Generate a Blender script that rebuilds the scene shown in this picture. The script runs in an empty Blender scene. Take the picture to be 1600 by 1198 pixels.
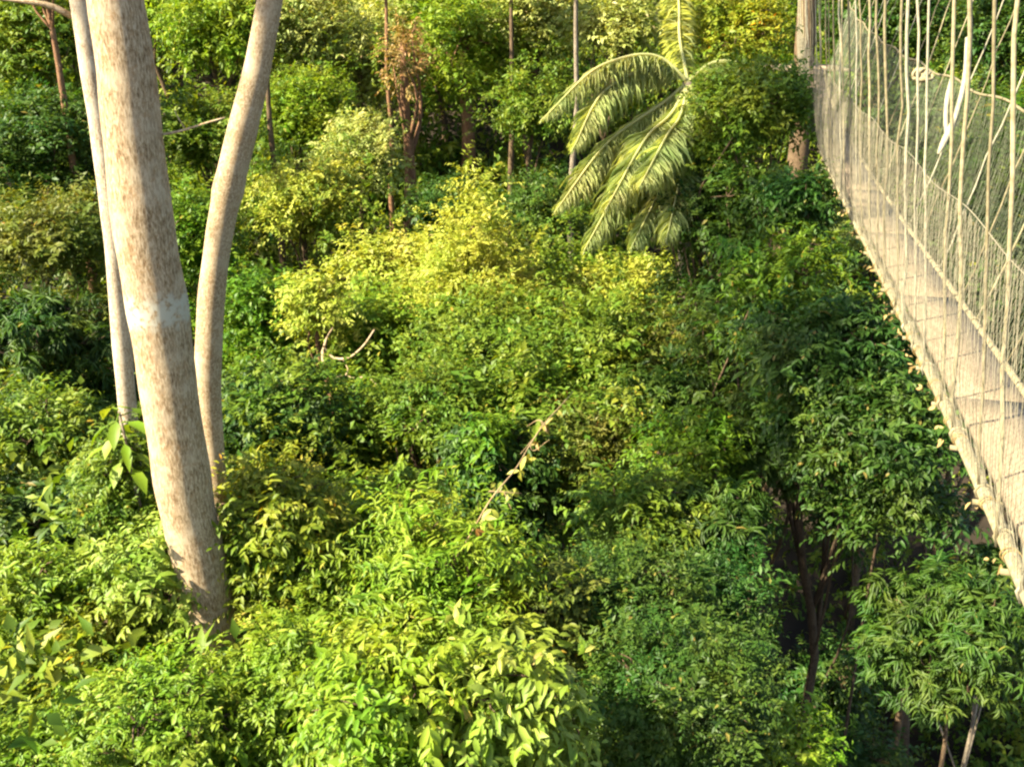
import bpy, math, time
import numpy as np
from mathutils import Vector, Matrix

T0 = time.time()
scene = bpy.context.scene
C = scene.collection

# ------------------------------------------------------------------ camera
H = 16.0                      # eye height above the valley datum
PITCH = math.radians(22.0)
F = 1570.0                    # focal length in pixels of a 1600 wide picture
cam_d = bpy.data.cameras.new('camera')
cam_d.sensor_width = 36.0
cam_d.lens = 36.0 * F / 1600.0
cam_d.clip_start = 0.05
cam_d.clip_end = 500.0
cam = bpy.data.objects.new('camera', cam_d)
C.objects.link(cam)
cam.location = (0, 0, H)
cam.rotation_euler = (math.radians(90) - PITCH, 0, 0)
scene.camera = cam

# ------------------------------------------------------------------ light
SUN_DIR = Vector((-0.84, -0.40, 0.82)).normalized()     # towards the sun
world = bpy.data.worlds.new('World')
scene.world = world
world.use_nodes = True
wn = world.node_tree.nodes
wl = world.node_tree.links
bg = wn['Background']
sky = wn.new('ShaderNodeTexSky')
sky.sky_type = 'NISHITA'
sky.sun_disc = False
sky.sun_elevation = math.asin(SUN_DIR.z)
sky.sun_rotation = math.atan2(SUN_DIR.x, SUN_DIR.y)
sky.air_density = 1.0
sky.dust_density = 2.0
wl.new(sky.outputs['Color'], bg.inputs['Color'])
bg.inputs['Strength'].default_value = 0.085
sun_d = bpy.data.lights.new('sun', 'SUN')
sun_d.energy = 5.0
sun_d.angle = math.radians(0.6)
sun_d.color = (1.0, 0.91, 0.70)
sun = bpy.data.objects.new('sun', sun_d)
C.objects.link(sun)
sun.rotation_euler = SUN_DIR.to_track_quat('Z', 'Y').to_euler()

scene.view_settings.view_transform = 'Standard'
scene.view_settings.look = 'None'
scene.view_settings.gamma = 1.0
scene.view_settings.exposure = 2.42
cy = scene.cycles
cy.max_bounces = 8
cy.diffuse_bounces = 4
cy.glossy_bounces = 2
cy.transmission_bounces = 4
cy.transparent_max_bounces = 4
cy.caustics_reflective = False
cy.caustics_refractive = False
cy.sample_clamp_indirect = 4.0
cy.filter_width = 2.3

# ------------------------------------------------------------------ helpers
SP, CP = math.sin(PITCH), math.cos(PITCH)

def at(px, py, depth):
    """world point seen at a photograph pixel, `depth` metres along the view axis"""
    u = (px - 800.0) / F
    v = (599.0 - py) / F
    return np.array([u * depth, (CP + v * SP) * depth, H + (-SP + v * CP) * depth])

def at_y(px, py, y):
    v = (599.0 - py) / F
    return at(px, py, y / (CP + v * SP))

def ground_z(x, y):
    x = np.asarray(x, float); y = np.asarray(y, float)
    s = 1.0 / (1.0 + np.exp(-(x - 1.6) / 1.3))
    near = -6.4 - 9.5 * s * np.clip((26 - y) / 8, .45, 1) + 0.6 * np.clip((-x - 4) * 0.3, 0, 4)
    near = near - 2.5 * np.clip((y - 8) / 8, 0, 1) * (1 - s)
    far = np.clip(y - 19, 0, 200)
    hill = 0.30 * far + 0.0012 * far ** 2
    bumps = 0.25 * np.sin(x * 0.9 + 1.3) * np.cos(y * 0.7) + 0.12 * np.sin(x * 2.3 + y * 1.7)
    return H + near + hill + bumps

def norm(a):
    return a / np.maximum(np.linalg.norm(a, axis=-1, keepdims=True), 1e-9)

def mesh_obj(name, V, T, mat, parent=None, loc=None, tint=None, smooth=False, quads=None, uv=None):
    """one mesh object from numpy arrays (V world coordinates, moved to be local to loc)"""
    V = np.asarray(V, np.float32)
    if loc is not None:
        V = V - np.asarray(loc, np.float32)
    me = bpy.data.meshes.new(name)
    T = np.asarray(T, np.int32)
    k = T.shape[1]
    me.vertices.add(len(V)); me.vertices.foreach_set('co', V.ravel())
    me.loops.add(T.size); me.loops.foreach_set('vertex_index', T.ravel())
    me.polygons.add(len(T))
    me.polygons.foreach_set('loop_start', np.arange(0, T.size, k, dtype=np.int32))
    me.polygons.foreach_set('loop_total', np.full(len(T), k, np.int32))
    if smooth:
        me.polygons.foreach_set('use_smooth', np.ones(len(T), bool))
    me.update(calc_edges=True)
    if tint is not None:
        at_ = me.attributes.new('tint', 'FLOAT', 'POINT')
        at_.data.foreach_set('value', np.asarray(tint, np.float32))
    if uv is not None:
        at_ = me.attributes.new('bark_uv', 'FLOAT_VECTOR', 'POINT')
        at_.data.foreach_set('vector', np.asarray(uv, np.float32).ravel())
    me.materials.append(mat)
    o = bpy.data.objects.new(name, me)
    C.objects.link(o)
    if parent is not None:
        o.parent = parent
    return o

def tag(o, label=None, cat=None, group=None, kind=None):
    if label: o['label'] = label
    if cat: o['category'] = cat
    if group: o['group'] = group
    if kind: o['kind'] = kind
    return o

def empty(name, loc):
    o = bpy.data.objects.new(name, None)
    o.empty_display_size = 0.3
    o.location = tuple(float(q) for q in loc)
    C.objects.link(o)
    return o

# ------------------------------------------------------------------ shapes
class Geo:
    """collects vertices and triangles"""
    def __init__(self):
        self.V, self.T, self.t, self.uv, self.n = [], [], [], [], 0
    def add(self, V, T, tint=None, uv=None):
        V = np.asarray(V, float)
        self.V.append(V); self.T.append(np.asarray(T, np.int64) + self.n)
        self.t.append(np.full(len(V), 0.5) if tint is None else np.broadcast_to(tint, (len(V),)))
        self.uv.append(np.zeros((len(V), 3)) if uv is None else uv)
        self.n += len(V)
    def build(self, name, mat, parent=None, loc=None, smooth=False):
        if not self.V:
            return None
        return mesh_obj(name, np.concatenate(self.V), np.concatenate(self.T), mat, parent, loc,
                        np.concatenate(self.t), smooth, uv=np.concatenate(self.uv))

def chord(P):
    P = np.asarray(P, float)
    return np.concatenate([[0], np.cumsum(np.maximum(np.linalg.norm(np.diff(P, axis=0), axis=1), 1e-6))])

def resample(P, n):
    """smooth curve through control points, evenly spaced along its chord length"""
    P = np.asarray(P, float)
    t = chord(P)
    sl = np.diff(P, axis=0) / np.diff(t)[:, None]
    M = np.vstack([sl[:1], np.zeros((len(P) - 2, P.shape[1])), sl[-1:]])
    for i in range(1, len(P) - 1):
        h0, h1 = t[i] - t[i - 1], t[i + 1] - t[i]
        M[i] = (sl[i - 1] * h1 + sl[i] * h0) / (h0 + h1)
    s = np.linspace(0, t[-1], n)
    k = np.clip(np.searchsorted(t, s, side='right') - 1, 0, len(P) - 2)
    h = (t[k + 1] - t[k])[:, None]; u = (s - t[k])[:, None] / h
    return ((2 * u ** 3 - 3 * u ** 2 + 1) * P[k] + (u ** 3 - 2 * u ** 2 + u) * h * M[k]
            + (-2 * u ** 3 + 3 * u ** 2) * P[k + 1] + (u ** 3 - u ** 2) * h * M[k + 1])

def tube(g, P, R, sides=8, tint=0.5, lump=0.0, rng=None, cap=True):
    P = np.asarray(P, float); n = len(P)
    R = np.broadcast_to(np.asarray(R, float), (n,))
    tan = norm(np.gradient(P, axis=0))
    ref = np.array([0.0, 1.0, 0.0]) if abs(tan[0][1]) < 0.8 else np.array([1.0, 0, 0])
    u = norm(np.cross(tan, ref)); w = np.cross(tan, u)
    a = np.arange(sides) / sides * 2 * np.pi
    rr = R[:, None] * np.ones((1, sides))
    if lump and rng is not None:
        ph = rng.uniform(0, 6.28, 6)
        L = np.concatenate([[0], np.cumsum(np.linalg.norm(np.diff(P, axis=0), axis=1))])
        for j in range(6):
            f = (0.9, 2.1, 3.7, 5.3, 9.1, 13.0)[j]
            rr = rr * (1 + lump / (1 + 0.5 * j) * np.sin(f * L[:, None] + (j % 4 + 1) * a[None] + ph[j]))
    V = P[:, None] + rr[..., None] * (np.cos(a)[None, :, None] * u[:, None] + np.sin(a)[None, :, None] * w[:, None])
    L = np.concatenate([[0], np.cumsum(np.linalg.norm(np.diff(P, axis=0), axis=1))])
    uv = np.zeros((n, sides, 3))
    uv[..., 0] = np.cos(a)[None] * R[:, None]; uv[..., 1] = np.sin(a)[None] * R[:, None]; uv[..., 2] = L[:, None]
    idx = np.arange(n * sides).reshape(n, sides)
    nx = np.roll(idx, -1, axis=1)
    q = np.stack([idx[:-1], nx[:-1], nx[1:], idx[1:]], -1).reshape(-1, 4)
    T = np.concatenate([q[:, [0, 1, 2]], q[:, [0, 2, 3]]])
    V = V.reshape(-1, 3); uv = uv.reshape(-1, 3)
    if cap:
        V = np.vstack([V, P[0], P[-1]]); uv = np.vstack([uv, [0, 0, 0], [0, 0, L[-1]]])
        c0, c1 = n * sides, n * sides + 1
        T = np.vstack([T, np.stack([nx[0], idx[0], np.full(sides, c0)], -1), np.stack([idx[-1], nx[-1], np.full(sides, c1)], -1)])
    g.add(V, T, tint, uv)

# leaf outlines: x along the leaf, y across (in half widths), z along the normal
LEAF_LO = (np.array([[0, 0, 0], [.42, .5, .07], [.42, -.5, .07], [.46, 0, 0], [1, 0, -.16]]),
           np.array([[0, 3, 1], [0, 2, 3], [3, 4, 1], [2, 4, 3]]))
LEAF_HI = (np.array([[0, 0, 0], [.25, .40, .05], [.25, -.40, .05], [.26, 0, 0], [.6, .44, .03], [.6, -.44, .03], [.6, 0, -.05], [1, 0, -.22]]),
           np.array([[0, 3, 1], [0, 2, 3], [3, 6, 4], [3, 4, 1], [3, 2, 5], [3, 5, 6], [6, 7, 4], [6, 5, 7]]))

def leaves(O, D, N, Ln, Wd, tint, hi=False):
    """mesh arrays for leaves at origins O pointing along D with upper side N"""
    tv, tt = LEAF_HI if hi else LEAF_LO
    D = norm(D); S = norm(np.cross(N, D)); N2 = np.cross(D, S)
    n = len(O)
    V = (O[:, None] + tv[None, :, 0, None] * (D * Ln[:, None])[:, None]
         + tv[None, :, 1, None] * (S * Wd[:, None])[:, None]
         + tv[None, :, 2, None] * (N2 * Ln[:, None])[:, None]).reshape(-1, 3)
    T = (tt[None] + (np.arange(n) * len(tv))[:, None, None]).reshape(-1, 3)
    return V, T, np.repeat(tint, len(tv))

#              length width  per twig, twig len, droop, splay, rosette
KINDS = {
    'broad':  dict(l=.150, w=.066, m=8,  tw=.36, droop=.35, splay=.9, spread=.75, hi=False),
    'oval':   dict(l=.125, w=.062, m=9,  tw=.34, droop=.25, splay=.9, spread=.8, hi=False),
    'fine':   dict(l=.085, w=.036, m=12, tw=.34, droop=.20, splay=.9, spread=.8, hi=False),
    'long':   dict(l=.230, w=.046, m=10, tw=.16, droop=.75, splay=1.1, spread=.8, hi=True),
    'near':   dict(l=.150, w=.060, m=9,  tw=.36, droop=.45, splay=.9, spread=.8, hi=True),
    'drop':   dict(l=.210, w=.085, m=7,  tw=.34, droop=.75, splay=.9, spread=.8, hi=True),
    'pinnate': dict(l=.165, w=.048, m=18, tw=.75, droop=.40, splay=1.25, spread=.6, hi=True),
    'far':    dict(l=.210, w=.105, m=7,  tw=.50, droop=.3, splay=.9, spread=.8, hi=False),
    'big':    dict(l=.420, w=.200, m=7,  tw=.45, droop=.55, splay=1.0, spread=.6, hi=True),
}

def foliage(g, lobes, kind, rng, lai=1.5, scale=1.0, per_spray=5, maxleaf=40000, minz=None, shape=None, twigs=None, rough=.68):
    """sprays of leafy twigs over the surface of each lobe (centre, radii)"""
    k = KINDS[kind]
    l, w, m = k['l'] * scale, k['w'] * scale, k['m']
    areas = []
    for c, r in lobes:
        rm = (r[0] * r[1] * r[2]) ** (1 / 3)
        areas.append(4 * np.pi * rm * rm)
    tot = sum(areas) * lai / (l * w * 0.62)
    f = min(1.0, maxleaf / max(tot, 1))
    for (c, r), ar in zip(lobes, areas):
        ns = max(3, int(ar * lai / (l * w * .62) * f / (m * per_spray)))
        d = norm(rng.normal(size=(ns, 3)))
        d[:, 2] = np.where(d[:, 2] < -0.35, -d[:, 2] * 0.8, d[:, 2]); d = norm(d)
        ph = rng.uniform(0, 6.28, 6); fr = rng.normal(size=(6, 3)) * 3.2
        bump = sum(np.sin(d @ fr[j] + ph[j]) for j in range(6)) / 6
        rad = (0.50 + 0.5 * rng.uniform(0, 1, ns) ** 0.45) * (1 + rough * bump) * np.where(rng.uniform(0, 1, ns) < (.07 if rough > .3 else .0), rng.uniform(1.15, 1.5, ns), 1)
        A = c + d * r * rad[:, None]
        if shape is not None:
            A = shape(A)
        ax = norm(d * np.array([1, 1, .8]) + rng.normal(size=(ns, 3)) * .35 + np.array([0, 0, .12]))
        st = rng.uniform(0, 1, ns)                       # tint of a spray
        ss = rng.uniform(.6, 1.1, ns) * np.where(rng.uniform(0, 1, ns) < .12, 1.45, 1)                  # leaf size of a spray
        # twigs
        nt = ns * per_spray
        B = np.repeat(A, per_spray, 0) + rng.normal(size=(nt, 3)) * k['tw'] * scale * .35
        tx = norm(np.repeat(ax, per_spray, 0) + rng.normal(size=(nt, 3)) * k['spread'])
        tl = k['tw'] * scale * rng.uniform(.6, 1.25, nt)
        tt_ = np.repeat(st, per_spray) * .6 + rng.uniform(0, 1, nt) * .4
        if twigs is not None:
            twigs.append((B, B + tx * tl[:, None]))
        # leaves
        s = (np.arange(m) + .4) / m
        s = np.broadcast_to(s, (nt, m)) + rng.normal(size=(nt, m)) * .04
        O = B[:, None] + tx[:, None] * (tl[:, None] * s)[..., None]
        O[..., 2] -= (s ** 2) * (tl * k['droop'] * .5)[:, None]
        side = norm(np.cross(tx, rng.normal(size=(nt, 3)) * .3 + np.array([0, 0, 1.0])))
        sg = np.where(np.arange(m) % 2, 1.0, -1.0)
        D = tx[:, None] * .75 + side[:, None] * (sg * k['splay'])[None, :, None] + rng.normal(size=(nt, m, 3)) * .33
        D[..., 2] -= k['droop']
        Nn = np.array([0, 0, 1.0]) + rng.normal(size=(nt, m, 3)) * .38 + np.repeat(d, per_spray, 0)[:, None] * .35
        q = nt * m
        Ln = l * np.broadcast_to((1 - .45 * np.abs(s - .45)), (nt, m)).reshape(q) * rng.uniform(.65, 1.2, q) * np.repeat(ss, per_spray * m)
        Wd = w * rng.uniform(.75, 1.15, q) * Ln / l
        ti = np.clip(np.repeat(tt_, m) * .7 + rng.uniform(0, 1, q) * .3, 0, 1)
        odd = rng.uniform(0, 1, q) < .012
        ti = np.where(odd, 1.4, ti)                      # an odd yellowed leaf
        V, T, t = leaves(O.reshape(-1, 3), D.reshape(-1, 3), Nn.reshape(-1, 3), Ln, Wd, ti, k['hi'])
        g.add(V, T, t)

# ------------------------------------------------------------------ materials
def new_mat(name):
    m = bpy.data.materials.new(name)
    m.use_nodes = True
    return m, m.node_tree.nodes, m.node_tree.links

def leaf_mat(name, dark, mid, light, odd=(.22, .16, .03), trans=.38, rough=.5, spec=.22, blend=.75):
    m, n, l = new_mat(name)
    p = n['Principled BSDF']; out = n['Material Output']
    a = n.new('ShaderNodeAttribute'); a.attribute_name = 'tint'
    r = n.new('ShaderNodeValToRGB')
    e = r.color_ramp.elements
    mul = n.new('ShaderNodeMath'); mul.operation = 'MULTIPLY'; mul.inputs[1].default_value = 1 / 1.5
    l.new(a.outputs['Fac'], mul.inputs[0])
    l.new(mul.outputs[0], r.inputs[0])
    e[0].position = 0.05; e[0].color = (*dark, 1)
    e[1].position = 0.62; e[1].color = (*light, 1)
    x = e.new(0.33); x.color = (*mid, 1)
    x = e.new(0.85); x.color = (*odd, 1)
    # mottling over the leaf blades
    tc = n.new('ShaderNodeTexCoord')
    nz = n.new('ShaderNodeTexNoise'); nz.inputs['Scale'].default_value = 1.3; nz.inputs['Detail'].default_value = 3
    l.new(tc.outputs['Object'], nz.inputs['Vector'])
    hs = n.new('ShaderNodeHueSaturation')
    mr = n.new('ShaderNodeMapRange'); mr.inputs[1].default_value = .3; mr.inputs[2].default_value = .7
    mr.inputs[3].default_value = .47; mr.inputs[4].default_value = .53
    l.new(nz.outputs['Fac'], mr.inputs[0]); l.new(mr.outputs[0], hs.inputs['Hue'])
    # neighbouring growth and climbers mingle: patches of the common forest green
    rc = n.new('ShaderNodeValToRGB'); ec = rc.color_ramp.elements
    ec[0].position = .05; ec[0].color = (.040, .075, .013, 1); ec[1].position = .62; ec[1].color = (.16, .20, .036, 1)
    xc = ec.new(.33); xc.color = (.080, .125, .020, 1)
    l.new(mul.outputs[0], rc.inputs[0])
    gp = n.new('ShaderNodeNewGeometry')
    nb = n.new('ShaderNodeTexNoise'); nb.inputs['Scale'].default_value = .9; nb.inputs['Detail'].default_value = 4; nb.inputs['Roughness'].default_value = .7
    l.new(gp.outputs['Position'], nb.inputs['Vector'])
    mb = n.new('ShaderNodeMapRange'); mb.inputs[1].default_value = .38; mb.inputs[2].default_value = .62; mb.inputs[3].default_value = 0; mb.inputs[4].default_value = blend
    l.new(nb.outputs['Fac'], mb.inputs[0])
    mm = n.new('ShaderNodeMixRGB'); l.new(mb.outputs[0], mm.inputs[0]); l.new(r.outputs['Color'], mm.inputs[1]); l.new(rc.outputs['Color'], mm.inputs[2])
    l.new(mm.outputs[0], hs.inputs['Color'])
    hs.inputs['Saturation'].default_value = 1.10; hs.inputs['Value'].default_value = 1.12
    l.new(hs.outputs['Color'], p.inputs['Base Color'])
    p.inputs['Roughness'].default_value = rough
    p.inputs['Specular IOR Level'].default_value = spec
    tr = n.new('ShaderNodeBsdfTranslucent')
    br = n.new('ShaderNodeMixRGB'); br.blend_type = 'MULTIPLY'; br.inputs[0].default_value = 1
    br.inputs[2].default_value = (1.5, 1.35, .5, 1)
    l.new(hs.outputs['Color'], br.inputs[1]); l.new(br.outputs[0], tr.inputs['Color'])
    mx = n.new('ShaderNodeMixShader'); mx.inputs[0].default_value = trans
    l.new(p.outputs[0], mx.inputs[1]); l.new(tr.outputs[0], mx.inputs[2])
    l.new(mx.outputs[0], out.inputs['Surface'])
    return m

LM = {
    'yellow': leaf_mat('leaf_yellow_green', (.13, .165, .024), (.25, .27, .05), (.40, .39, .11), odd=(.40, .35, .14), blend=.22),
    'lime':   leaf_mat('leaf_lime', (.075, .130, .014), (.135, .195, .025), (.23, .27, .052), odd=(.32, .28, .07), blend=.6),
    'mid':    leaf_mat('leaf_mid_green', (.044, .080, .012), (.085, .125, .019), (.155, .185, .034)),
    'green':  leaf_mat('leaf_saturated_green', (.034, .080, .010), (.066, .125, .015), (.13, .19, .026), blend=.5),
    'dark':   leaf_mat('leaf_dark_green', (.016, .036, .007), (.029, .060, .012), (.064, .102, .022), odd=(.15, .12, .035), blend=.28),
    'deep':   leaf_mat('leaf_deep_green', (.013, .033, .007), (.025, .056, .012), (.058, .096, .023), odd=(.13, .10, .035), blend=.2),  # dark leaf colour, also stands in for shade in the hollows and gaps
    'grey':   leaf_mat('leaf_grey_green', (.042, .062, .024), (.070, .094, .038), (.11, .135, .058), blend=.4),
    'olive':  leaf_mat('leaf_olive', (.050, .062, .014), (.090, .098, .022), (.15, .14, .036), odd=(.24, .10, .035), blend=.55),
    'pale':   leaf_mat('leaf_pale_sunlit', (.14, .17, .045), (.24, .265, .08), (.38, .385, .16), odd=(.42, .34, .18), blend=.15),  # pale leaves, lightened further to carry the sunlight on the top crowns
    'orange': leaf_mat('leaf_withered_orange', (.12, .065, .028), (.22, .13, .055), (.32, .21, .10), odd=(.3, .22, .1), trans=.25, blend=.35),
    'amber':  leaf_mat('leaf_amber_green', (.085, .125, .016), (.16, .18, .027), (.27, .235, .045), odd=(.36, .16, .03), blend=.6),
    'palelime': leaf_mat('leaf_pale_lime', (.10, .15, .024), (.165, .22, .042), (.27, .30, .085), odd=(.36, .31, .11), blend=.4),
    'palm':   leaf_mat('palm_leaflet', (.22, .26, .10), (.36, .39, .17), (.48, .49, .26), trans=.45, spec=.15, rough=.6, blend=.2),
}

def bark_mat(name, base, dark, light, stripe=1.0, spots=None, bump=.6):
    m, n, l = new_mat(name)
    p = n['Principled BSDF']
    a = n.new('ShaderNodeAttribute'); a.attribute_name = 'bark_uv'
    mp = n.new('ShaderNodeMapping'); mp.inputs['Scale'].default_value = (44, 44, 44 / (1 + 3 * stripe))
    l.new(a.outputs['Vector'], mp.inputs['Vector'])
    n1 = n.new('ShaderNodeTexNoise'); n1.inputs['Scale'].default_value = 1.6; n1.inputs['Detail'].default_value = 9; n1.inputs['Roughness'].default_value = .78
    l.new(mp.outputs[0], n1.inputs['Vector'])
    n2 = n.new('ShaderNodeTexNoise'); n2.inputs['Scale'].default_value = 5; n2.inputs['Detail'].default_value = 5
    l.new(a.outputs['Vector'], n2.inputs['Vector'])
    r = n.new('ShaderNodeValToRGB'); e = r.color_ramp.elements
    e[0].position = .40; e[0].color = (*dark, 1); e[1].position = .60; e[1].color = (*light, 1)
    x = e.new(.5); x.color = (*base, 1)
    l.new(n1.outputs['Fac'], r.inputs[0])
    col = r.outputs['Color']
    mx = n.new('ShaderNodeMixRGB'); mx.blend_type = 'MIX'
    r2 = n.new('ShaderNodeValToRGB'); r2.color_ramp.elements[0].position = .46; r2.color_ramp.elements[1].position = .64
    r2.color_ramp.elements[0].color = (0, 0, 0, 1); r2.color_ramp.elements[1].color = (.55, .55, .55, 1)
    l.new(n2.outputs['Fac'], r2.inputs[0]); l.new(r2.outputs[0], mx.inputs[0])
    l.new(col, mx.inputs[1]); mx.inputs[2].default_value = (*light, 1)
    col = mx.outputs[0]
    if spots is not None:
        n3 = n.new('ShaderNodeTexNoise'); n3.inputs['Scale'].default_value = 13; n3.inputs['Detail'].default_value = 9; n3.inputs['Roughness'].default_value = .85
        l.new(a.outputs['Vector'], n3.inputs['Vector'])
        r3 = n.new('ShaderNodeValToRGB'); r3.color_ramp.elements[0].position = .53; r3.color_ramp.elements[1].position = .62
        r3.color_ramp.elements[0].color = (0, 0, 0, 1); r3.color_ramp.elements[1].color = (.8, .8, .8, 1)
        l.new(n3.outputs['Fac'], r3.inputs[0])
        m3 = n.new('ShaderNodeMixRGB'); l.new(r3.outputs[0], m3.inputs[0]); l.new(col, m3.inputs[1])
        m3.inputs[2].default_value = (*spots, 1)
        col = m3.outputs[0]
    l.new(col, p.inputs['Base Color'])
    p.inputs['Roughness'].default_value = .9
    p.inputs['Specular IOR Level'].default_value = .15
    b = n.new('ShaderNodeBump'); b.inputs['Strength'].default_value = bump; b.inputs['Distance'].default_value = .012
    l.new(n1.outputs['Fac'], b.inputs['Height']); l.new(b.outputs[0], p.inputs['Normal'])
    return m, col, p, n, l, a

BARK_TAN = bark_mat('bark_tan_spotted', (.18, .125, .068), (.09, .052, .027), (.27, .21, .14), .9, (.18, .095, .038))[0]
BARK_PALE = bark_mat('bark_pale_mottled', (.27, .195, .11), (.15, .09, .045), (.39, .31, .205), .2, (.23, .14, .065), .4)[0]
BARK_WHITE = bark_mat('bark_whitish', (.30, .235, .155), (.16, .105, .06), (.39, .335, .25), .4, None, .3)[0]
BARK_BROWN = bark_mat('bark_brown', (.075, .048, .026), (.035, .022, .013), (.13, .09, .052), .8, None)[0]
BARK_RED = bark_mat('bark_reddish', (.14, .070, .034), (.06, .03, .017), (.20, .115, .062), .8, None)[0]
BARK_GREY = bark_mat('bark_grey', (.14, .11, .075), (.06, .046, .032), (.21, .175, .125), .7, None)[0]
BARK_SHADE = bark_mat('bark_brown_shaded', (.045, .030, .017), (.022, .014, .009), (.075, .053, .032), .8, None)[0]  # brown bark darkened to stand for the shade of the hollow
BARKS = dict(shade=BARK_SHADE, tan=BARK_TAN, pale=BARK_PALE, white=BARK_WHITE, brown=BARK_BROWN, red=BARK_RED, grey=BARK_GREY)

def plain_mat(name, c1, c2, scale=8, rough=.85, trans=0, spec=.2):
    m, n, l = new_mat(name)
    p = n['Principled BSDF']
    tc = n.new('ShaderNodeTexCoord')
    nz = n.new('ShaderNodeTexNoise'); nz.inputs['Scale'].default_value = scale; nz.inputs['Detail'].default_value = 5
    l.new(tc.outputs['Object'], nz.inputs['Vector'])
    r = n.new('ShaderNodeValToRGB'); r.color_ramp.elements[0].position = .35; r.color_ramp.elements[1].position = .65
    r.color_ramp.elements[0].color = (*c1, 1); r.color_ramp.elements[1].color = (*c2, 1)
    l.new(nz.outputs['Fac'], r.inputs[0]); l.new(r.outputs[0], p.inputs['Base Color'])
    p.inputs['Roughness'].default_value = rough; p.inputs['Specular IOR Level'].default_value = spec
    return m

SOIL = plain_mat('forest_floor', (.016, .012, .008), (.040, .028, .017), .9)
ROPE = plain_mat('rope_cream', (.15, .125, .065), (.235, .20, .118), 30)
ROPE_OLD = plain_mat('rope_weathered', (.11, .09, .045), (.18, .15, .085), 30)
ROPE_WHITE = plain_mat('rope_white', (.18, .16, .105), (.26, .24, .165), 30)
NET = plain_mat('net_cord', (.13, .115, .075), (.20, .175, .115), 6)
NET_GREEN = plain_mat('net_cord_green', (.075, .085, .05), (.125, .13, .08), 6)
FRAY = plain_mat('frayed_fibre', (.16, .10, .03), (.27, .20, .08), 12)
PLANK, pn, pl = new_mat('plank_wood')
pb = pn['Principled BSDF']
ptc = pn.new('ShaderNodeTexCoord'); pmp = pn.new('ShaderNodeMapping'); pmp.inputs['Scale'].default_value = (30, 1.6, 30)
pl.new(ptc.outputs['Object'], pmp.inputs[0])
pnz = pn.new('ShaderNodeTexNoise'); pnz.inputs['Scale'].default_value = 2.2; pnz.inputs['Detail'].default_value = 6
pl.new(pmp.outputs[0], pnz.inputs['Vector'])
prr = pn.new('ShaderNodeValToRGB'); prr.color_ramp.elements[0].position = .3; prr.color_ramp.elements[1].position = .7
prr.color_ramp.elements[0].color = (.145, .102, .058, 1); prr.color_ramp.elements[1].color = (.215, .162, .098, 1)
pl.new(pnz.outputs['Fac'], prr.inputs[0]); pl.new(prr.outputs[0], pb.inputs['Base Color']); pb.inputs['Roughness'].default_value = .85

# ------------------------------------------------------------------ the setting
gx = np.linspace(-60, 60, 161); gy = np.linspace(-15, 110, 167)
GX, GY = np.meshgrid(gx, gy, indexing='ij')
GV = np.stack([GX, GY, ground_z(GX, GY)], -1).reshape(-1, 3)
gi = np.arange(len(gx) * len(gy)).reshape(len(gx), len(gy))
GQ = np.stack([gi[:-1, :-1], gi[1:, :-1], gi[1:, 1:], gi[:-1, 1:]], -1).reshape(-1, 4)
ground = mesh_obj('ground', GV, GQ, SOIL, smooth=True)
tag(ground, kind='structure')

rng = np.random.default_rng(5)
# low leafy growth all over the forest floor: nobody could count it
g = Geo()
for part, (n_, xr, yr, kd, sc, sp_) in enumerate([(3100, (-14, 16), (3.5, 24), 'broad', 1.2, 8), (5200, (-26, 28), (22, 46), 'far', 1.1, 8)]):
    X = rng.uniform(*xr, n_); Y = rng.uniform(*yr, n_)
    keep = ~((X > 2.5) & (X < 9) & (Y < 17))
    X, Y = X[keep], Y[keep]
    Z = ground_z(X, Y)
    hh = rng.uniform(.2, 1.8, len(X)) * np.where(Y > 31, 1.7, np.where(Y > 22, .55, 1))
    k = KINDS[kd]; m = k['m']
    A = np.stack([X, Y, Z + hh], -1)
    B = np.repeat(A, sp_, 0) + rng.normal(size=(len(X) * sp_, 3)) * np.array([.35, .35, .3])
    tx = norm(rng.normal(size=(len(B), 3)) * .7 + np.array([0, 0, .7])); tl = rng.uniform(.3, .7, len(B))
    s = np.broadcast_to((np.arange(m) + .5) / m, (len(B), m))
    O = B[:, None] + tx[:, None] * (tl[:, None] * s)[..., None]
    D = tx[:, None] * .5 + rng.normal(size=(len(B), m, 3)) * .7; D[..., 2] -= .3
    Nn = np.array([0, 0, 1.]) + rng.normal(size=(len(B), m, 3)) * .4
    q = len(B) * m
    Ln = k['l'] * sc * rng.uniform(.6, 1.3, q); Wd = k['w'] * sc * rng.uniform(.7, 1.2, q)
    V, T, t = leaves(O.reshape(-1, 3), D.reshape(-1, 3), Nn.reshape(-1, 3), Ln, Wd, np.repeat(rng.uniform(0, 1, len(B)), m), False)
    g.add(V, T, t)
und = g.build('undergrowth', LM['mid'])
tag(und, 'low leafy undergrowth covering the forest floor between the trees', 'undergrowth', kind='stuff')

# the wood far up the slope, one mass
g = Geo()
lobes = []
for i in range(150):
    y = rng.uniform(37, 62); x = rng.uniform(-1, 1) * y * .62
    z = ground_z(x, y) + rng.uniform(1.0, 17)
    r = rng.uniform(1.4, 2.6)
    lobes.append((np.array([x, y, z]), np.array([r, r, r * .8])))
foliage(g, lobes, 'far', rng, lai=1.0, scale=1.7, maxleaf=110000)
far = g.build('distant_forest', LM['mid'])
tag(far, 'far wood on the slope seen between the nearer trunks', 'forest', kind='stuff')

# ------------------------------------------------------------------ plants
stats = [0]
ALL_LOBES = []

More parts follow.
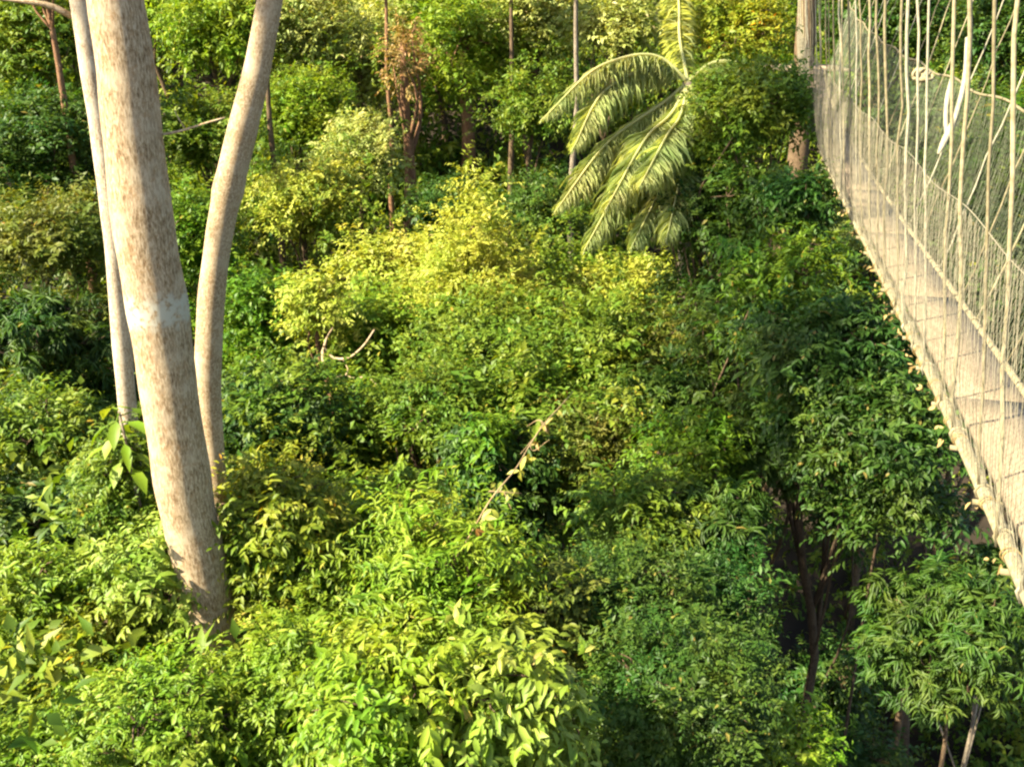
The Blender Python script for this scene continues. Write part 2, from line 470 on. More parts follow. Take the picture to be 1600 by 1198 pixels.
def crown_lobes(c, r, rng, n=7, cone=False):
    out = []
    if cone:
        m = 8
        for i in range(m):
            t = i / (m - 1); k = 1.0 - t
            cnt = int(round(8 * k)) + 1
            for q in range(cnt):
                ang = q * 6.283 / cnt + rng.uniform(-.4, .4); rad = .84 * k * rng.uniform(.85, 1.1)
                p = c + np.array([math.cos(ang) * r[0] * rad, math.sin(ang) * r[1] * rad, (-.8 + 1.72 * t + rng.uniform(-.06, .06)) * r[2]])
                out.append((p, r * np.array([.25, .25, .17]) * (.45 + .6 * k)))
        out.append((c + np.array([0, 0, -.4]) * r, r * np.array([.5, .5, .4])))
        out.append((c + np.array([0, 0, .2]) * r, r * np.array([.3, .3, .4])))
        return out
    for i in range(n):
        th = i * 2.399 + rng.uniform(-.5, .5)
        zz = 1 - 2 * (i + .5) / n
        zz = zz * .9 + rng.uniform(-.15, .15)
        s = math.sqrt(max(0, 1 - min(1, zz * zz)))
        d = np.array([math.cos(th) * s, math.sin(th) * s, zz])
        k = rng.uniform(.26, .54)
        out.append((c + d * r * (.98 - k) * rng.uniform(.9, 1.15), r * k * np.array([1, 1, .82])))
    out.append((c, r * .5))
    return out

def trunk_geo(base, top, r0, r1, rng, lobes=(), wob=.12, sides=8, limbs=True, limb_lo=8, boughs=0):
    g = Geo()
    base = np.asarray(base, float); top = np.asarray(top, float)
    n = 6
    P = base + (top - base) * np.linspace(0, 1, n)[:, None]
    P[1:-1, :2] += rng.normal(size=(n - 2, 2)) * wob
    P = resample(P, 16)
    R = r0 + (r1 - r0) * np.linspace(0, 1, 16) ** .8
    R[0] *= 1.5; R[1] *= 1.15
    tube(g, P, R, sides, lump=.05, rng=rng)
    if boughs:
        for c, r in lobes:
            for q in range(boughs):
                d = norm(rng.normal(size=3) + np.array([0, 0, .4])); e = c + d * r * rng.uniform(.8, 1.15)
                mid_ = (c + e) / 2 + rng.normal(size=3) * .12 * np.linalg.norm(e - c)
                tube(g, resample([c, mid_, e], 6), np.linspace(.011, .003, 6), 4, cap=False)
    if limbs:
        for c, r in list(lobes)[:3 if limb_lo == 14 else 9]:
            k = rng.integers(limb_lo, 15)
            a = P[k]; e = np.asarray(c) + np.array([0, 0, -.1])
            m1 = a + (e - a) * .5 + rng.normal(size=3) * .1 * np.linalg.norm(e - a)
            Q = resample([a, m1, e], 7)
            tube(g, Q, np.linspace(R[k] * .55, max(.008, R[k] * .12), 7), 5)
    return g

def plant(name, cat, kind, cx, cy_, rx, ry, depth, col, label, seed, n=7, bark='brown', lai=2.2, scale=1.0, ratio=1.0,
          cone=False, maxleaf=60000, tr=.1, trunk_to=None, group=None, shrub=False, lean=(0, 0), extra=None, per_spray=5, wob=None, skirt=None, limb_lo=8, boughs=None):
    rng = np.random.default_rng(seed)
    c = at(cx, cy_, depth)
    r = np.array([rx, (rx + ry) / 2 * ratio, ry]) * depth / F
    lob = crown_lobes(c, r, rng, n if cone else n + 4, cone)
    if skirt is None:
        skirt = 2.0 if (not shrub) and depth < 20 else 0
    if skirt:                                            # lower boughs and climbers hanging below the crown
        for i in range(7):
            a = i * 2.399 + rng.uniform(0, 1); q = rng.uniform(.3, 1.0)
            lob.append((c + r * np.array([math.cos(a) * q, math.sin(a) * q, rng.uniform(-float(skirt), -.9)]), r * rng.uniform(.3, .5)))
    if shrub:
        for i in range(5):
            a = i * 1.257 + rng.uniform(0, 1)
            lob.append((c + r * np.array([math.cos(a) * .55, math.sin(a) * .55, -1.0]), r * np.array([.5, .5, .55])))
            lob.append((c + r * np.array([math.cos(a + .6) * .6, math.sin(a + .6) * .6, -1.7]), r * np.array([.5, .5, .55])))
    if extra:
        for ex, ey, er, dd in extra:
            q = er * (depth + dd) / F
            lob.append((at(ex, ey, depth + dd), np.array([q, q, q * .85])))
    if trunk_to is None:
        bx, by = c[0] + lean[0], c[1] + lean[1]
        bz = float(ground_z(bx, by)) - .15
        base = np.array([bx, by, bz])
    else:
        base = np.asarray(trunk_to, float)
    root = empty(name, base)
    tag(root, label, cat, group)
    g = Geo()
    foliage(g, lob, kind, rng, lai, scale * .82, per_spray=per_spray, maxleaf=maxleaf, rough=.2 if cone else .68)
    stats[0] += sum(len(t) for t in g.T)
    g.build('foliage' if shrub else 'crown', LM[col], root, base)
    if depth > 9.9 and not cone:
        ALL_LOBES.extend((p, q) for p, q in lob)
    tg = trunk_geo(base, c + np.array([0, 0, r[2] * .35]), tr, tr * .35, rng, lob[:n], limb_lo=limb_lo, boughs=boughs if boughs is not None else 7 if depth < 15 else 3, wob=wob if wob is not None else .08 if shrub else .14)
    tg.build('stem' if shrub else 'trunk', BARKS[bark], root, base, smooth=True)
    return root

# ---- the three big stems on the left
def big_stem(name, label, pix, y, radii, mat, rng_seed, top_pts, crown_l, col, kind, knob=None, sides=28, lump=.018, zscale=None):
    rng = np.random.default_rng(rng_seed)
    P = [at_y(px_, py_, y) for px_, py_ in pix]
    gb = P[0].copy(); gb[0] += .05; gb[2] = float(ground_z(gb[0], gb[1])) - .3
    pts = [gb] + P + [np.array(q, float) for q in top_pts]
    rad = [radii[0] * 1.25] + list(radii) + [radii[-1] * (1 - .5 * (i + 1) / len(top_pts)) for i in range(len(top_pts))]
    n = 150
    Q = resample(pts, n)
    tc_ = chord(pts); R = np.interp(np.linspace(0, tc_[-1], n), tc_, rad)
    R = R * (1 + .02 * np.sin(np.arange(n) * .37 + 1) + .015 * np.sin(np.arange(n) * .9))
    if knob is not None:
        kz, amp, wid = knob
        R = R * (1 + amp * np.exp(-((Q[:, 2] - kz) / wid) ** 2))
    base = gb.copy()
    root = empty(name, base)
    tag(root, label, 'tree')
    g = Geo()
    tube(g, Q, R, sides, lump=lump, rng=rng)
    ct = Q[-1]
    for c, r in crown_l:
        k = int(n * rng.uniform(.86, .98))
        a = Q[k]; m1 = (a + np.asarray(c)) / 2 + np.array([0, 0, .6])
        tube(g, resample([a, m1, c], 10), np.linspace(R[k] * .6, .03, 10), 7)
    g.build('trunk', mat, root, base, smooth=True)
    g = Geo()
    foliage(g, [(np.array(c, float), np.array([r, r, r * .75])) for c, r in crown_l], kind, rng, .95, 1.5, maxleaf=12000)
    g.build('crown', LM[col], root, base)
    return root, base

def bark_with_patch(name, lo, hi, src_args):
    """tan bark with a whitish lichen ring between two lengths along the stem"""
    m, col, p, n, l, a = bark_mat(*src_args)
    sx = n.new('ShaderNodeSeparateXYZ'); l.new(a.outputs['Vector'], sx.inputs[0])
    nz = n.new('ShaderNodeTexNoise'); nz.inputs['Scale'].default_value = 14; nz.inputs['Detail'].default_value = 5
    l.new(a.outputs['Vector'], nz.inputs['Vector'])
    ad = n.new('ShaderNodeMath'); ad.operation = 'MULTIPLY_ADD'; ad.inputs[1].default_value = .22; 
    l.new(nz.outputs['Fac'], ad.inputs[0]); l.new(sx.outputs['Z'], ad.inputs[2])
    r = n.new('ShaderNodeValToRGB'); r.color_ramp.interpolation = 'LINEAR'
    mr = n.new('ShaderNodeMapRange'); mr.inputs[1].default_value = lo - .3; mr.inputs[2].default_value = hi + .5
    l.new(ad.outputs[0], mr.inputs[0]); l.new(mr.outputs[0], r.inputs[0])
    span = hi - lo + .8
    e = r.color_ramp.elements
    e[0].position = 0; e[0].color = (0, 0, 0, 1); e[1].position = 1; e[1].color = (0, 0, 0, 1)
    for pos, v in ((.35, 0), (.42, 1), (.56, 1), (.66, 0)):
        x = e.new(pos); x.color = (v, v, v, 1)
    n2 = n.new('ShaderNodeTexNoise'); n2.inputs['Scale'].default_value = 20; n2.inputs['Detail'].default_value = 4
    l.new(a.outputs['Vector'], n2.inputs['Vector'])
    r2 = n.new('ShaderNodeValToRGB'); r2.color_ramp.elements[0].position = .36; r2.color_ramp.elements[1].position = .5
    l.new(n2.outputs['Fac'], r2.inputs[0])
    mm = n.new('ShaderNodeMath'); mm.operation = 'MULTIPLY'; l.new(r.outputs[0], mm.inputs[0]); l.new(r2.outputs[0], mm.inputs[1])
    mx = n.new('ShaderNodeMixRGB'); l.new(mm.outputs[0], mx.inputs[0]); l.new(col, mx.inputs[1]); mx.inputs[2].default_value = (.36, .325, .24, 1)
    l.new(mx.outputs[0], p.inputs['Base Color'])
    return m

YT = 7.0
pT = [(335, 1010), (317, 900), (293, 800), (277, 700), (262, 600), (247, 490), (231, 400), (218, 300), (207, 200), (196, 100), (181, 0)]
rT = [.205, .212, .214, .214, .213, .212, .208, .210, .200, .19, .172]
pz = at_y(245, 475, YT)[2]; gzT = float(ground_z(at_y(335, 1010, YT)[0] + .05, YT)) - .3
THICK = bark_with_patch('bark_tan_lichen_ring', pz - gzT - .08, pz - gzT + .08,
                        ('bark_tan_ring', (.27, .19, .105), (.11, .066, .032), (.40, .315, .205), .9, (.23, .13, .055)))
thick, tb = big_stem('tall_tree', 'thick tan trunk with a whitish lichen ring, the widest stem in front', pT, YT, rT, THICK, 11,
    [(-2.95, 7.0, H + 2.5), (-3.6, 6.6, H + 5), (-4.6, 6.2, H + 7)],
    [((-10.0, 5.3, H + 8.2), 1.2), ((-9.5, 6.8, H + 8.0), 1.2), ((-9.1, 8.2, H + 8.6), 1.3), ((-6.4, 8.2, H + 9), 1.5),  # lobes spread far left, out of view, to shade the right-hand trees
     ((-10.2, 3.9, H + 8.4), 1.1), ((-7.4, 9.3, H + 9.4), 1.5)], 'mid', 'far')
g = Geo()
a0 = at_y(252, 213, YT); tube(g, resample([a0 + [-.05, 0, 0], at_y(290, 203, YT), at_y(320, 193, YT), at_y(352, 184, YT)], 10), np.linspace(.012, .005, 10), 5)
tube(g, resample([at_y(290, 203, YT), at_y(283, 192, YT), at_y(272, 172, YT)], 5), np.linspace(.006, .003, 5), 5)
g.build('twig', BARK_PALE, thick, tb, smooth=True)

pR = [(345, 860), (340, 780), (332, 700), (325, 600), (328, 500), (338, 400), (358, 290), (380, 200), (404, 100), (422, 0)]
rR = [.080, .088, .096, .105, .106, .107, .103, .112, .096, .086]
kz = at_y(362, 296, 7.7)[2]
rstem, rb = big_stem('tall_tree', 'slender pale mottled trunk leaning right, behind the right side of the thick trunk', pR, 7.7, rR, BARK_PALE, 12,
    [(-1.45, 7.8, H + 2.5), (-1.0, 8.2, H + 5)],
    [((-1.2, 8.8, H + 7.5), 1.5), ((.6, 9.4, H + 7), 1.3), ((-.6, 10.4, H + 8.4), 1.5)], 'mid', 'far', knob=(kz, .17, .10))
pL = [(205, 690), (197, 610), (188, 500), (180, 400), (170, 300), (157, 200), (141, 100), (127, 0)]
rL = [.080, .082, .085, .085, .088, .09, .088, .085]
lstem, lb = big_stem('tall_tree', 'thin whitish trunk half hidden behind the left edge of the thick trunk', pL, 8.4, rL, BARK_WHITE, 13,
    [(-3.9, 8.4, H + 2.5), (-4.2, 8.8, H + 5)],
    [((-4.2, 10.2, H + 7.6), 1.4), ((-5.6, 11, H + 8), 1.3), ((-3.0, 11.2, H + 8.2), 1.3)], 'mid', 'far')
g = Geo()
tube(g, resample([at_y(112, 26, 8.4), at_y(80, 10, 8.35), at_y(40, 3, 8.3), at_y(-15, -4, 8.3)], 10), np.linspace(.028, .012, 10), 6)
g.build('branch', BARK_PALE, lstem, lb, smooth=True)

# ---- the hanging walkway
LP = [(1600, 980, -2.06), (1560, 830, -2.09), (1520, 720, -2.12), (1460, 590, -2.16), (1400, 480, -2.2), (1340, 370, -2.24),
      (1300, 280, -2.24), (1268, 200, -2.16), (1256, 150, -2.0), (1250, 110, -1.8)]
pts = []
for a, b, z in LP:
    d = at(a, b, 1.0) - np.array([0, 0, H]); pts.append(d * (z / d[2]))
pts = np.array(pts)
fx = np.polyfit(pts[:, 1], pts[:, 0], 3); fz = np.polyfit(pts[:, 1], pts[:, 2], 3)
Y0, Y1 = -1.2, float(pts[-1, 1])
WID = .50
def bl(y):
    y = np.asarray(y, float)
    return np.stack([np.polyval(fx, y), y, H + np.polyval(fz, np.maximum(y, 1.0))], -1)
def side_dir(y):
    t = norm(bl(np.asarray(y) + .05) - bl(np.asarray(y) - .05)); t[..., 2] = 0; t = norm(t)
    return np.stack([t[..., 1], -t[..., 0], np.zeros_like(t[..., 0])], -1)
def br_(y): return bl(y) + side_dir(y) * WID
bo = bl(np.array([Y0]))[0]
walk = empty('canopy_walkway', bo)
tag(walk, 'hanging rope and plank walkway with net sides crossing the forest on the right', 'walkway')
ys = np.linspace(Y0, Y1, 90)
for nm, fn, off, rad in (('edge_rail', bl, .02, .032), ('edge_rail', br_, -.02, .026)):
    g = Geo(); P = fn(ys) + side_dir(ys) * off
    tube(g, P, rad, 8, lump=.05, rng=np.random.default_rng(1)); g.build(nm, ROPE, walk, bo, smooth=True)
# planks end to end
pl_edges = np.arange(Y0, Y1, 2.1); rng = np.random.default_rng(4)
for i, a in enumerate(pl_edges):
    b = min(a + 2.1 - .001, Y1)
    if b - a < .3: continue
    yy = np.linspace(a, b, 8); w0 = bl(yy) + side_dir(yy) * .085; w1 = br_(yy) - side_dir(yy) * .05
    dz = np.array([0, 0, .018 + rng.uniform(-.001, .001)]); dn = np.array([0, 0, -.032])
    V = np.concatenate([w0 + dz, w1 + dz, w0 + dz + dn, w1 + dz + dn]); n = 8
    T = []
    for k in range(n - 1):
        A, B, A2, B2 = k, k + n, k + 1, k + 1 + n
        T += [(A, B, B2), (A, B2, A2)]
        D = 2 * n
        T += [(A + D, B2 + D, B + D), (A + D, A2 + D, B2 + D), (A, A2, A2 + D), (A, A2 + D, A + D), (B, B2 + D, B2), (B, B + D, B2 + D)]
    T += [(0, 2 * n, 3 * n), (0, 3 * n, n), (n - 1, 2 * n - 1, 4 * n - 1), (n - 1, 4 * n - 1, 3 * n - 1)]
    g = Geo(); g.add(V, T); g.build('plank', PLANK, walk, bo)
# rungs under the planks
for yv in np.arange(Y0 + .3, Y1, .6):
    g = Geo(); a, b = bl(yv), br_(yv); s_ = side_dir(yv)
    tube(g, [a - s_ * .03 + [0, 0, -.035], b + s_ * .03 + [0, 0, -.035]], .014, 6); g.build('rung', ROPE_OLD, walk, bo)
# sides: nets of crossed cords, hand ropes, hangers
LEAN = {'l': -.13, 'r': .24}
NH = {'l': 1.15, 'r': 1.32}
def side_pt(sd, y, h, rng=None):
    b = bl(y) if sd == 'l' else br_(y)
    y = np.asarray(y, float)
    o = side_dir(y) * (LEAN[sd] * np.asarray(h))[..., None]
    o = o + np.stack([0 * y, 0 * y, np.asarray(h) + 0 * y], -1)
    return b + o
for sd in 'lr':
    g = Geo(); rng = np.random.default_rng(7)
    step = .048 if sd == 'r' else .052
    for s_ in np.arange(Y0, Y1 - .2, step):
        for dr in (-1, 1):
            hh = np.linspace(0, NH[sd], 6)
            yy = s_ + dr * hh * .38 + rng.normal() * .006
            if yy.min() < Y0 - 1 or yy.max() > Y1 + .6: continue
            bul = .05 * np.sin(hh / NH[sd] * np.pi)
            P = side_pt(sd, np.clip(yy, Y0 - 1, Y1 + .5), hh) + side_dir(yy) * (bul * (1 if sd == 'r' else -1))[:, None]
            P = P + rng.normal(size=P.shape) * .004
            tube(g, P, .0013 if sd == 'r' else .0012, 3, cap=False)
    g.build('side_net', NET_GREEN if sd == 'r' else NET, walk, bo)
    g = Geo(); rng = np.random.default_rng(9)
    yy = np.linspace(Y0, Y1, 120)
    sagg = .02 * np.sin(yy * 3.2)
    tube(g, side_pt(sd, yy, NH[sd] + sagg), .012 if sd == 'r' else .0022, 6, lump=.1, rng=rng)
    g.build('hand_rope', ROPE_OLD if sd == 'r' else NET, walk, bo, smooth=True)
    g = Geo()
    tube(g, side_pt(sd, yy, 3.1 + .0 * yy), .018, 6); g.build('main_cable', BARK_GREY, walk, bo, smooth=True)
    rng = np.random.default_rng(21 if sd == 'l' else 22)
    yv = 0.6; i = 0
    while yv < Y1 - .2:
        hh = np.linspace(-.03, 3.1, 14)
        j = rng.normal(0, .035, 2)
        yy = yv + j[0] * hh + .012 * np.sin(hh * 4 + rng.uniform(0, 6))
        P = side_pt(sd, yy, hh) + rng.normal(size=(14, 3)) * .007
        r_ = rng.choice([.0075, .009, .011]) if sd == 'l' else rng.choice([.005, .006, .007])
        g = Geo(); tube(g, P, r_, 6, lump=.12, rng=rng)
        # loop of the lashing round the edge rail
        kb = side_pt(sd, np.array(yv), np.array(0.0)); t_ = np.linspace(0, 6.28, 9); s2 = side_dir(np.array(yv))
        tube(g, kb + (s2 * .02 if sd == 'l' else -s2 * .02) + np.outer(np.cos(t_) * .038, s2) + np.outer(np.sin(t_) * .038, [0, 0, 1]), r_ * .8, 5)
        g.build('hanger_rope', [ROPE, ROPE_WHITE, ROPE_OLD][int(rng.integers(0, 3))], walk, bo, smooth=True)
        yv += rng.choice([.42, .58, .66]) if sd == 'l' else rng.choice([.6, .85, 1.0])
# frayed fibres hanging below the left rail
rng = np.random.default_rng(31)
for yv in [3.35, 3.8, 4.5, 4.75, 5.05, 5.3, 5.65, 5.9, 6.2, 6.45, 6.7, 7.0, 7.3, 7.7, 8.1, 8.7, 9.4, 10.3, 11.2]:
    g = Geo(); s2 = side_dir(np.array(yv)); p0 = bl(np.array(yv)) - s2 * .012
    t_ = np.linspace(0, 12, 30)
    tube(g, bl(np.array(yv)) + s2 * .02 + np.outer(np.cos(t_) * .033, s2) + np.outer(np.sin(t_) * .033, [0, 0, 1]) + np.outer(t_ * .0035, [0, 1, 0]), .003, 5, lump=.2, rng=rng)
    nf = int(rng.integers(3, 10))
    O = p0 - s2 * .03 + np.stack([rng.normal(size=nf) * .008, rng.normal(size=nf) * .05, -.02 + rng.normal(size=nf) * .012], -1)
    D = -s2 * .5 + rng.normal(size=(nf, 3)) * .55 + np.array([0, 0, -.5]); N = rng.normal(size=(nf, 3)) + np.array([-.5, -.4, .7])
    L = rng.uniform(.018, .05, nf)
    V, T, t = leaves(O, D, N, L, L * rng.uniform(.25, .55, nf), rng.uniform(0, 1, nf), True); g.add(V, T, t)
    g.build('frayed_lashing', FRAY, walk, bo)
# a thick loose rope end knotted to the hand rope
ky = 6.55
g = Geo()
k0 = at(1497, 130, 5.3)
tube(g, resample([at(1512, 60, 5.35), at(1508, 120, 5.3), at(1492, 185, 5.25), at(1466, 241, 5.2)], 12), np.concatenate([np.full(8, .014), [.017, .019, .018, .008]]), 7, lump=.08, rng=rng)
tube(g, resample([at(1489, 120, 5.3), at(1481, 150, 5.3), at(1478, 185, 5.28), at(1480, 215, 5.25)], 9), .012, 7, lump=.08, rng=rng)
g.build('loose_rope', ROPE_WHITE, walk, bo, smooth=True)
for kx, ky_, kd in ((1441, 118, 8.2),):
    g = Geo(); c = at(kx, ky_, kd)
    for q in range(7):
        t_ = np.linspace(0, 6.28, 9); ax_ = norm(rng.normal(size=3)); bx_ = norm(np.cross(ax_, rng.normal(size=3)))
        tube(g, c + rng.normal(size=3) * .012 + np.outer(np.cos(t_) * .045, ax_) + np.outer(np.sin(t_) * .045, bx_), .014, 5)
    g.build('knot', ROPE, walk, bo, smooth=True)

# ---- the tree and platform the walkway ends at
e0 = (bl(np.array(Y1)) + br_(np.array(Y1))) / 2
tgt = np.array([e0[0] + .15, e0[1] + .9, 0.0]); tgt[2] = float(ground_z(tgt[0], tgt[1])) - .2
anchor = empty('support_tree', tgt)
tag(anchor, 'brown trunked tree at the far end of the hanging walkway', 'tree')
rng = np.random.default_rng(41)
cl = [(np.array([tgt[0] + a, tgt[1] + b, H + c]), np.array([1.6, 1.6, 1.2])) for a, b, c in ((0, 0, 6.5), (1.6, .5, 6), (-1.5, 1, 5.8), (.3, -1.4, 6), (0, 1.6, 7.4))]
tg = trunk_geo(tgt, np.array([tgt[0] + .1, tgt[1] + .2, H + 6]), .30, .16, rng, cl, sides=12)
tg.build('trunk', BARK_BROWN, anchor, tgt, smooth=True)
g = Geo(); foliage(g, cl, 'far', rng, 1.0, 1.3, maxleaf=5000); g.build('crown', LM['dark'], anchor, tgt)
pf = empty('platform', e0 + [0, .5, -.05])
tag(pf, 'small wooden platform round the tree at the far walkway end', 'platform')
po = np.array(pf.location)
for i in range(7):
    g = Geo(); c = e0 + np.array([-.75 + i * .25, .55, .0])
    x0, x1, y0, y1, z0, z1 = c[0] - .115, c[0] + .115, c[1] - .5, c[1] + .9, c[2] - .03, c[2] + .01
    V = [(x, y, z) for x in (x0, x1) for y in (y0, y1) for z in (z0, z1)]
    T = [(0, 1, 3), (0, 3, 2), (4, 6, 7), (4, 7, 5), (0, 4, 5), (0, 5, 1), (2, 3, 7), (2, 7, 6), (0, 2, 6), (0, 6, 4), (1, 5, 7), (1, 7, 3)]
    g.add(V, T); g.build('board', PLANK, pf, po)

# ---- palm
def palm():
    rng = np.random.default_rng(51)
    D = 15.5
    top = at(1075, 128, D)
    b = top.copy(); b[0] += .3; b[2] = float(ground_z(b[0], b[1])) - .2
    root = empty('palm_tree', b)
    tag(root, 'feather palm with long pale arching fronds drooping to the left', 'palm')
    g = Geo(); tube(g, resample([b, (b + top) / 2 + [.1, 0, 0], top], 14), np.linspace(.14, .09, 14), 10, lump=.04, rng=rng)
    g.build('trunk', BARK_GREY, root, b, smooth=True)
    F_ = [([(1035, 92), (950, 98), (845, 188)], (-.1, -.5, -.9), .30),
          ([(1045, 112), (950, 138), (893, 236)], (0, -.6, -1.2), .32),
          ([(1050, 150), (955, 218), (866, 332)], (0, -.4, -1.0), .36),
          ([(1055, 160), (1000, 235), (912, 392)], (0, -.8, -1.4), .42),
          ([(1060, 160), (1010, 215), (945, 330)], (-.1, -1.1, -2.0), .42),
          ([(1068, 165), (1050, 250), (985, 390)], (-.1, -.8, -1.6), .42),
          ([(1062, 60), (1060, 0), (1040, -70)], (.1, .3, .6), .20),
          ([(1068, 165), (1040, 215), (1000, 290)], (-.2, -1.2, -2.2), .42),
          ([(1072, 170), (1065, 260), (1040, 380)], (-.2, -1.0, -1.8), .42),
          ([(1110, 100), (1180, 110), (1240, 210)], (0, .3, .2), .36),
          ([(1090, 160), (1140, 230), (1150, 340)], (-.2, -.4, -.8), .36)]
    for pixs, dds, wl_ in F_:
        P = resample([top] + [at(a, c, D + d) for (a, c), d in zip(pixs, dds)], 40)
        g = Geo()
        tube(g, P, np.linspace(.030, .006, 40), 6, tint=1.0)
        tan = norm(np.gradient(P, axis=0))
        sd = norm(np.cross(tan, [0, 0, 1.0]))
        q = np.repeat(np.arange(3, 40, 1), 6)
        f = q / 39.0 + rng.uniform(0, .02, len(q))
        for s_ in (-1, 1):
            O = P[q] + tan[q] * rng.uniform(-.03, .03, (len(q), 1))
            L = wl_ * 1.5 * (np.sin(np.clip(f * .92 + .1, 0, 1) * np.pi) ** .55) * rng.uniform(.8, 1.1, len(q)) + .05
            D_ = sd[q] * s_ * .75 + tan[q] * .55 + np.array([0, 0, -.75]) + rng.normal(size=(len(q), 3)) * .24
            N_ = np.array([0, 0, 1.0]) - sd[q] * s_ * -.4 + rng.normal(size=(len(q), 3)) * .12
            V, T, t = leaves(O, D_, N_, L, rng.uniform(.012, .020, len(q)), rng.uniform(.1, .8, len(q)), True)
            g.add(V, T, t)
        g.build('frond', LM['palm'], root, b)
palm()

# ---- trees and shrubs, one by one
#     name, category, leaf kind, cx, cy, rx, ry, depth, colour, label, seed
plant('forest_tree', 'tree', 'broad', 55, 70, 125, 115, 20, 'mid', 'sunlit green tree filling the top left corner beside the whitish trunk', 101, n=9, bark='brown', tr=.16, scale=1.25)
plant('forest_tree', 'tree', 'oval', 70, 235, 135, 105, 18.5, 'dark', 'mid green tree at the left edge, second crown down from the top left corner', 102, n=9, scale=1.2)
plant('forest_tree', 'tree', 'oval', 60, 375, 130, 90, 17, 'olive', 'olive brown tree at the left edge level with the middle of the thick trunk', 103, n=8, scale=1.1)
plant('forest_tree', 'tree', 'long', 70, 530, 140, 85, 13.5, 'dark', 'dark grey green tree with narrow drooping leaves left of the lichen ring', 104, n=8, scale=.9)
plant('forest_tree', 'tree', 'near', 60, 690, 130, 85, 11, 'mid', 'bright green tree at the left edge with sunlit leaf tufts over a dark hollow', 105, n=9, skirt=1.1)
plant('shrub', 'shrub', 'near', 85, 805, 125, 70, 10.2, 'deep', 'shrub coloured dark for the shaded hollow left of the thick trunk', 106, n=6, shrub=True, tr=.05)  # leaf colour darkened to stand for the shade of the hollow
plant('shrub', 'shrub', 'near', 40, 915, 90, 58, 8.2, 'lime', 'bright bushy shrub at the left edge below the dark hollow', 107, n=8, shrub=True, tr=.05, scale=0.66)
plant('shrub', 'shrub', 'near', 140, 1000, 60, 45, 8.0, 'amber', 'small pale yellow green shrub in the lower left between two dark gaps', 108, n=6, shrub=True, tr=.04, scale=0.62)
plant('shrub', 'shrub', 'near', 235, 905, 75, 105, 8.3, 'palelime', 'pale yellow green shrub hugging the left foot of the thick trunk', 109, n=7, shrub=True, tr=.04, scale=0.8)
plant('forest_tree', 'tree', 'broad', 335, 55, 85, 85, 25, 'lime', 'yellow green tree framed at the top between the thick trunk and the leaning trunk', 110, n=7, scale=1.4)
plant('forest_tree', 'tree', 'oval', 315, 215, 75, 80, 21, 'mid', 'mid green tree framed between the two main trunks below the bare twig', 111, n=7, scale=1.3)
plant('forest_tree', 'tree', 'oval', 300, 385, 80, 95, 17, 'green', 'deep green tree between the thick trunk and the leaning trunk, lowest of that gap', 112, n=7, scale=1.1)
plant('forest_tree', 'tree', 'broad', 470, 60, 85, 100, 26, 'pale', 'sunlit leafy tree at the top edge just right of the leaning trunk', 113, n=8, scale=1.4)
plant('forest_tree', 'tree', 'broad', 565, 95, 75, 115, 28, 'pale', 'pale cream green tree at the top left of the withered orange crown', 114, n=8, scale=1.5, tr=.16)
plant('forest_tree', 'tree', 'broad', 632, 95, 36, 78, 24, 'orange', 'withered orange brown crown on a reddish stem', 115, n=5, bark='red', tr=.22, scale=1.1, lai=.9, wob=.04)
plant('forest_tree', 'tree', 'far', 728, 85, 85, 100, 28, 'lime', 'tall green tree with a dark red stem right of the withered orange crown', 116, n=9, bark='red', tr=.26, lai=1.3, wob=.04, skirt=False, limb_lo=11)
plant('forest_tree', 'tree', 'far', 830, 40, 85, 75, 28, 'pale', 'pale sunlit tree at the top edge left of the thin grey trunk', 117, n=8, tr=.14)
plant('forest_tree', 'tree', 'broad', 835, 175, 62, 55, 25, 'mid', 'small green tree hanging over the dark gap left of the palm tips', 118, n=6, scale=1.3)
plant('forest_tree', 'tree', 'far', 965, 45, 75, 60, 26, 'pale', 'green tree at the top edge between the thin grey trunk and the palm', 119, n=7)
plant('forest_tree', 'tree', 'far', 1150, 50, 95, 80, 23, 'amber', 'yellow flecked tree at the top edge right of the palm crown', 120, n=8)
plant('slender_tree', 'tree', 'far', 902, -90, 70, 70, 21.5, 'mid', 'thin straight grey trunk standing behind the palm fronds', 121, n=5, bark='grey', tr=.105, wob=.03, skirt=False, limb_lo=13)
plant('forest_tree', 'tree', 'far', 1390, 40, 120, 90, 26, 'dark', 'dark tree behind the ropes at the top right', 122, n=8, bark='brown', tr=.2)
plant('forest_tree', 'tree', 'far', 1560, 60, 90, 90, 24, 'dark', 'dark tree in the top right corner behind the walkway', 123, n=7, bark='brown', tr=.2)
plant('forest_tree', 'tree', 'far', 1440, 215, 130, 95, 19, 'grey', 'grey green tree seen through the far part of the walkway net', 124, n=8)
plant('forest_tree', 'tree', 'far', 1590, 260, 120, 120, 16.5, 'green', 'fresh green tree seen through the net at the right edge', 125, n=8, scale=.9)
plant('forest_tree', 'tree', 'broad', 1530, 430, 130, 110, 14, 'grey', 'grey green tree behind the net just above the walkway planks', 126, n=8, scale=1.1)
